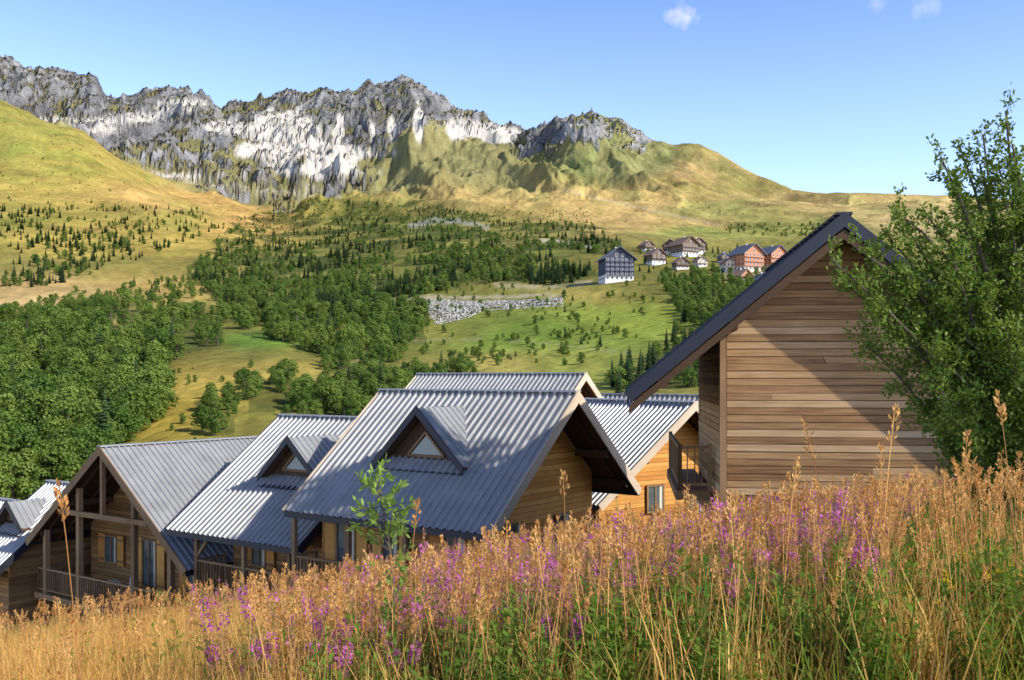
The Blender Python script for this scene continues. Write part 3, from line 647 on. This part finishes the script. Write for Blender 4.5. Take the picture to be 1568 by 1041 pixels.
def fireweed(i,mode):
    mb=MB()
    for s in range(3):
        a=random.random()*6.28; r=random.random()*.1; b0=Vector((r*math.cos(a),r*math.sin(a),0)); h=random.uniform(.65,1.08); l=rv()*.1; l.z=0
        mb.tube([tuple(b0-Vector((0,0,.1))),tuple(b0+l*.4+Vector((0,0,h*.5))),tuple(b0+l+Vector((0,0,h)))],[.004,.003,.0015],3,3 if mode else 0)
        for k in range(34):
            t=.15+.55*k/34; aa=k*2.4; d=Vector((math.cos(aa),math.sin(aa),.35)).normalized(); leaf(mb,b0+l*t*t+Vector((0,0,h*t)),d,Vector((0,0,1)),random.uniform(.07,.11),.017,0)
        bl=random.random()<.65; fa=random.uniform(.66,.8)
        for k in range(46):
            t=.60+.40*k/46; aa=k*2.4; rr=.035*(1.08-(t-.6)/.4)+.004; d=Vector((math.cos(aa),math.sin(aa),.3)).normalized(); p=b0+l*t*t+Vector((0,0,h*t))
            fl=(t>fa and t<fa+.17) if (mode==0 and bl) else (t>.88 and t<.93)
            if fl:
                for _ in range(2): leaf(mb,p+d*rr*.6,(d+rv()*.5).normalized(),rv(),.028,.024,1)
            else: leaf(mb,p,(d+Vector((0,0,.6))).normalized(),Vector((0,0,1)),.05 if t<.9 else .018,.006,2)
    return mb.obj("fw_%d"%i,[L_herb,L_pink,L_fluff,L_stalk],link=False)
fws=coll("fireweed_prototypes",[fireweed(i,0) for i in range(4)]+[fireweed(i+4,1) for i in range(3)])
def sample(n,d0,d1,u0=-120,u1=1690,pw=1.0):
    out=[]
    while len(out)<n:
        d=math.sqrt(random.uniform(d0*d0,d1*d1)); u=random.uniform(u0,u1); x=(u-U0)/F*d
        if d>19.3 and x>3.2: continue
        out.append((u,x,d))
    return out
HS=lambda u,d: float(np.interp(u,[0,350,600,800,1100,1568],[.84,.80,.80,.83,.84,.80]))*(1 if d<12 else .92)
pts=[];ro=[];sc=[];ix=[]
for (u,x,d) in sample(11000,3.9,21)+sample(5200,3.6,9.5):
    z=float(zg(x,d)); n=float(fbm(x/1.5,d/1.5,2,70)); pg=np.interp(u,[0,350,600,900,1200,1568],[.98,.92,.5,.33,.30,.30])
    r=random.random(); k=random.randint(0,2)
    if r<pg+(n-.5)*.9: i=k; s=1.0
    elif r<pg+.5*(1-pg)+(n-.5)*.5: i=3+k; s=1.05
    else: i=6+k; s=1.0
    s*=random.uniform(.6,1.3)*HS(u,d)*1.12
    pts.append((x,d,z)); ro.append((random.uniform(-.22,.22),random.uniform(-.22,.22),random.random()*6.28)); sc.append(s); ix.append(i)
scatter("meadow_grass",meadow,pts,ro,sc,ix)
pts=[];ro=[];sc=[];ix=[]
for (u,x,d) in sample(2300,6,20,260,1500)+sample(560,4.3,8,300,1400):
    n=float(fbm(x/1.3,d/1.3,3,80)); p=np.interp(u,[260,400,600,800,1300,1500],[.35,.65,.8,.9,.85,.3])
    if n+.25*random.random()<.56*(2-p)-.02: continue
    pts.append((x,d,float(zg(x,d)))); ro.append((random.uniform(-.16,.16),random.uniform(-.16,.16),random.random()*6.28)); sc.append(random.uniform(.7,1.2)*HS(u,d)); ix.append(random.randint(0,3) if random.random()<.55 else random.randint(4,6))
scatter("fireweed",fws,pts,ro,sc,ix)
pts=[];ro=[];sc=[];ix=[]
for (u,x,d) in sample(3400,4.2,20)+sample(1100,3.8,7,400,1650):
    pts.append((x,d,float(zg(x,d)))); ro.append((random.uniform(-.18,.18),random.uniform(-.18,.18),random.random()*6.28)); sc.append(random.uniform(.6,1.2)*HS(u,d)); ix.append(random.randint(0,5))
for (u,v,d) in [(128,742,4.2),(18,915,4.5),(240,930,4.2),(1195,702,4.4),(1285,648,4.8),(1345,622,4.3),(1350,680,4.9),(1468,660,4.3),(1562,600,4.2),(1540,690,5),(1270,750,5),(1045,745,5.2),(870,720,6),(618,765,4.8),(1380,730,5),(1440,765,4.6),(1035,850,4.2),(965,890,4),(890,800,5),(1500,700,5.5),(1230,720,6),(680,870,4.2),(830,870,4),(1400,780,4.2),(1310,770,4.3),(1480,740,4.1),(1100,810,4.3),(1520,760,4.2),(1160,830,4),(1360,800,3.8),(1450,800,3.8),(1250,810,4),(740,900,4),(100,960,4)]:
    x,_,z=P(u,v,d); g=float(zg(x,d)); pts.append((x,d,g)); ro.append((0,0,random.random()*6.28)); sc.append(z-g); ix.append(random.randint(0,5))
scatter("tall_grass_stalks",stk,pts,ro,sc,ix)
mb=MB()
for s in range(5):
    b0=Vector((random.uniform(-.1,.1),random.uniform(-.1,.1),0)); h=random.uniform(.4,.6); mb.tube([tuple(b0),tuple(b0+Vector((.02,0,h)))],[.003,.002],3,0)
    for k in range(12): leaf(mb,b0+Vector((.02,0,h))+rv()*.012,rv(),rv(),.016,.014,1)
yf=coll("yellow_prototypes",[mb.obj("yf",[L_herb,L_yel],link=False)])
s=sample(60,4.2,7,1150,1568); scatter("yellow_wildflowers",yf,[(x,d,float(zg(x,d))) for u,x,d in s],[(0,0,random.random()*6) for _ in s],[random.uniform(.7,1.0) for _ in s],[0]*len(s))
# ---------------------------------------------------------------- near willow
def bez(a,b,c,n):
    return [a*(1-t)**2+b*2*t*(1-t)+c*t*t for t in [i/(n-1) for i in range(n)]]
def twigs(mb,path,start,n,L,nl,ls,lw,side=1.0,lm=1):
    for k in range(n):
        t=start+(1-start)*(k+random.random()*.6)/n; t=min(t,.999); f=t*(len(path)-1); i=int(f); p=path[i].lerp(path[min(i+1,len(path)-1)],f-i)
        ax=(path[min(i+1,len(path)-1)]-path[i]).normalized(); d=(ax*.7+rv()*.9*side+Vector((0,0,.25))).normalized(); l=L*random.uniform(.5,1.15)*(1.15-.5*t)
        e=p+d*l+Vector((0,0,.05*l)); m_=p+d*l*.5+rv()*.03; tp=bez(p,m_,e,4); mb.tube([tuple(q) for q in tp],[.005,.004,.003,.0015],3,0)
        for j in range(nl):
            s=random.uniform(.1,1.02); q=p.lerp(e,s)+rv()*.045*L/.35; dd=(d*.6+rv()*.8).normalized(); leaf(mb,q,dd,rv(),ls*random.uniform(.7,1.25),lw,lm)
mb=MB(); B0=Vector((5.15,9.6,float(zg(5.15,9.6))-.1))
tips=[(1540,170,9),(1505,205,9.3),(1440,240,9),(1470,225,9.2),(1360,315,9),(1270,395,8.8),(1290,420,9.2),(1300,440,9),(1335,385,9.2),(1390,350,9.3),(1420,330,9.6),(1480,310,9.8),(1560,270,9.5),(1620,200,9.5),(1330,530,9.2),(1345,480,9),(1420,450,9),(1470,400,9.5),(1520,350,9.4),(1560,420,9),(1620,350,9.5),(1440,560,9),(1430,640,9.3),(1480,520,9),(1540,500,8.8),(1460,690,9.3),(1500,620,9),(1560,600,8.8),(1620,500,9),(1400,500,9.2),(1390,420,9.0),(1450,370,8.9),(1510,450,8.9),(1550,540,8.8),(1500,560,9.1),(1580,660,8.9),(1530,680,9),(1470,460,9.4),(1440,600,8.9),(1600,260,10),(1660,420,9.2),(1640,600,9.1),(1570,340,9.2),(1350,350,9.1),(1310,380,9),(1375,460,9.1),(1540,310,9),(1440,420,9.1),(1500,250,9.2),(1550,220,9),(1360,420,9.4),(1420,540,8.9),(1470,650,8.8),(1520,590,9.2),(1590,440,8.9),(1560,480,9.3),(1600,320,9),(1530,260,9),(1580,190,9.3),(1460,270,9.1),(1480,350,9)]
for ti,(u,v,d) in enumerate(tips):
    tp=Vector(P(u,v,d)); b0=B0+Vector((random.uniform(-.25,.25),random.uniform(-.2,.2),0)); c=Vector((b0.x+(tp.x-b0.x)*random.uniform(.2,.5),(b0.y+tp.y)/2,b0.z+(tp.z-b0.z)*random.uniform(.5,.75)))
    c+=Vector((random.uniform(-.2,.2),random.uniform(-.15,.15),.1)); path=bez(b0,c,tp,9); ln=(tp-b0).length
    mb.tube([tuple(q) for q in path],[.024*ln/3*(1-i/9)+.004 for i in range(9)],6,0)
    low=v>400
    twigs(mb,path,.48 if not low else .28,20 if not low else 28,.36 if not low else .42,38 if not low else 50,.052,.027)
wt=mb.obj("willow_shade_copy",[M_bark,L_near])
shade_willow=bpy.data.objects.new("willow_shade_copy",wt.data); scene.collection.objects.link(shade_willow); shade_willow.location=(3.6,-3.3,.155*3.6+.153*3.3)  # unseen second willow, added to cast shade over the meadow
mb=MB(); path=[Vector(P(608,1060,5)),Vector(P(606,960,5)),Vector(P(600,860,5)),Vector(P(588,790,5)),Vector(P(574,728,5))]; path[0].z=float(zg(path[0].x,5))
mb.tube([tuple(q) for q in path],[.008,.007,.006,.004,.002],6,0)
def cluster(t0,t1,n,L):
    for k in range(n):
        t=random.uniform(t0,t1)*4; i=min(int(t),3); p=path[i].lerp(path[i+1],t-i); d=(rv()+Vector((0,0,.35))); d.y*=.8; d.normalize(); e=p+d*L*random.uniform(.6,1.2)
        mb.tube([tuple(p),tuple(p.lerp(e,.5)),tuple(e)],[.003,.002,.001],3,0)
        for j in range(9): leaf(mb,p.lerp(e,random.uniform(.2,1)),(d+rv()*.8).normalized(),rv(),random.uniform(.035,.06),.02,1)
cluster(.45,.85,36,.2); cluster(.8,1,10,.09); cluster(.2,.42,12,.14)
mb.obj("young_sapling",[M_bark,L_sap])
# ---------------------------------------------------------------- light, sky, camera
SV=Vector((.70,-.44,.555)).normalized()
sd=bpy.data.lights.new("sun","SUN"); sd.energy=5.0; sd.angle=math.radians(.5); sd.color=(1,.93,.80)
so=bpy.data.objects.new("sun",sd); so.rotation_euler=SV.to_track_quat('Z','Y').to_euler(); scene.collection.objects.link(so); so.location=(30,-20,40)
w=bpy.data.worlds.new("World"); scene.world=w; w.use_nodes=True; nt=w.node_tree; bg=nt.nodes['Background']
sky=nt.nodes.new('ShaderNodeTexSky'); sky.sky_type='NISHITA'; sky.sun_disc=False; sky.sun_elevation=math.asin(SV.z); sky.sun_rotation=math.atan2(SV.x,SV.y); sky.altitude=600; sky.air_density=1.0; sky.dust_density=.6; sky.ozone_density=2.0
tc=nt.nodes.new('ShaderNodeTexCoord'); 
sx=nt.nodes.new('ShaderNodeSeparateXYZ'); nt.links.new(tc.outputs['Generated'],sx.inputs[0])
cr=nt.nodes.new('ShaderNodeValToRGB'); nt.links.new(sx.outputs[2],cr.inputs[0]); e=cr.color_ramp.elements
e[0].position=0; e[0].color=(.90,.86,1,1); e[1].position=1; e[1].color=(.16,.16,.18,1)
for p_,c_ in ((.15,(.96,.90,1)),(.26,(.80,.78,.98)),(.38,(.54,.61,.93)),(.5,(.20,.21,.24))): x=e.new(p_); x.color=(*c_,1)
col=mixc(nt,1.,sky.outputs[0],cr.outputs[0],'MULTIPLY'); col=mixc(nt,1.,col,(2.7,2.7,2.7),'MULTIPLY')
for (u,v,r,k) in [(1045,24,.021,.9),(1343,8,.012,.4),(1418,10,.018,.4)]:
    dv=Vector(((u-U0)/F,1,-(v-V0)/F)).normalized()
    vm=nt.nodes.new('ShaderNodeVectorMath'); vm.operation='SUBTRACT'; nt.links.new(tc.outputs['Generated'],vm.inputs[0]); vm.inputs[1].default_value=dv
    mp=nt.nodes.new('ShaderNodeVectorMath'); mp.operation='MULTIPLY'; mp.inputs[1].default_value=(1/r,1/r,1.5/r); nt.links.new(vm.outputs[0],mp.inputs[0])
    ln=nt.nodes.new('ShaderNodeVectorMath'); ln.operation='LENGTH'; nt.links.new(mp.outputs[0],ln.inputs[0])
    nz=noise(nt,95,tc.outputs['Generated'],6)
    f=mth(nt,'SUBTRACT',mth(nt,'ADD',mth(nt,'SUBTRACT',1.0,ln.outputs['Value']),mth(nt,'MULTIPLY',nz,1.6)),.95)
    f=mth(nt,'MULTIPLY',mth(nt,'MINIMUM',mth(nt,'MAXIMUM',f,0.),1.),k)
    col=mixc(nt,f,col,(7.5,7.5,7.6))
nt.links.new(col,bg.inputs[0]); bg.inputs[1].default_value=.13
cam=bpy.data.cameras.new("camera"); cam.sensor_width=36; cam.lens=36*F/1568; cam.shift_y=(V0-520.5)/1568; cam.clip_end=30000; cam.clip_start=.1
co=bpy.data.objects.new("camera",cam); co.rotation_euler=(math.radians(90),0,0); scene.collection.objects.link(co); scene.camera=co
scene.view_settings.view_transform='Standard'; scene.view_settings.look='None'; scene.view_settings.exposure=0
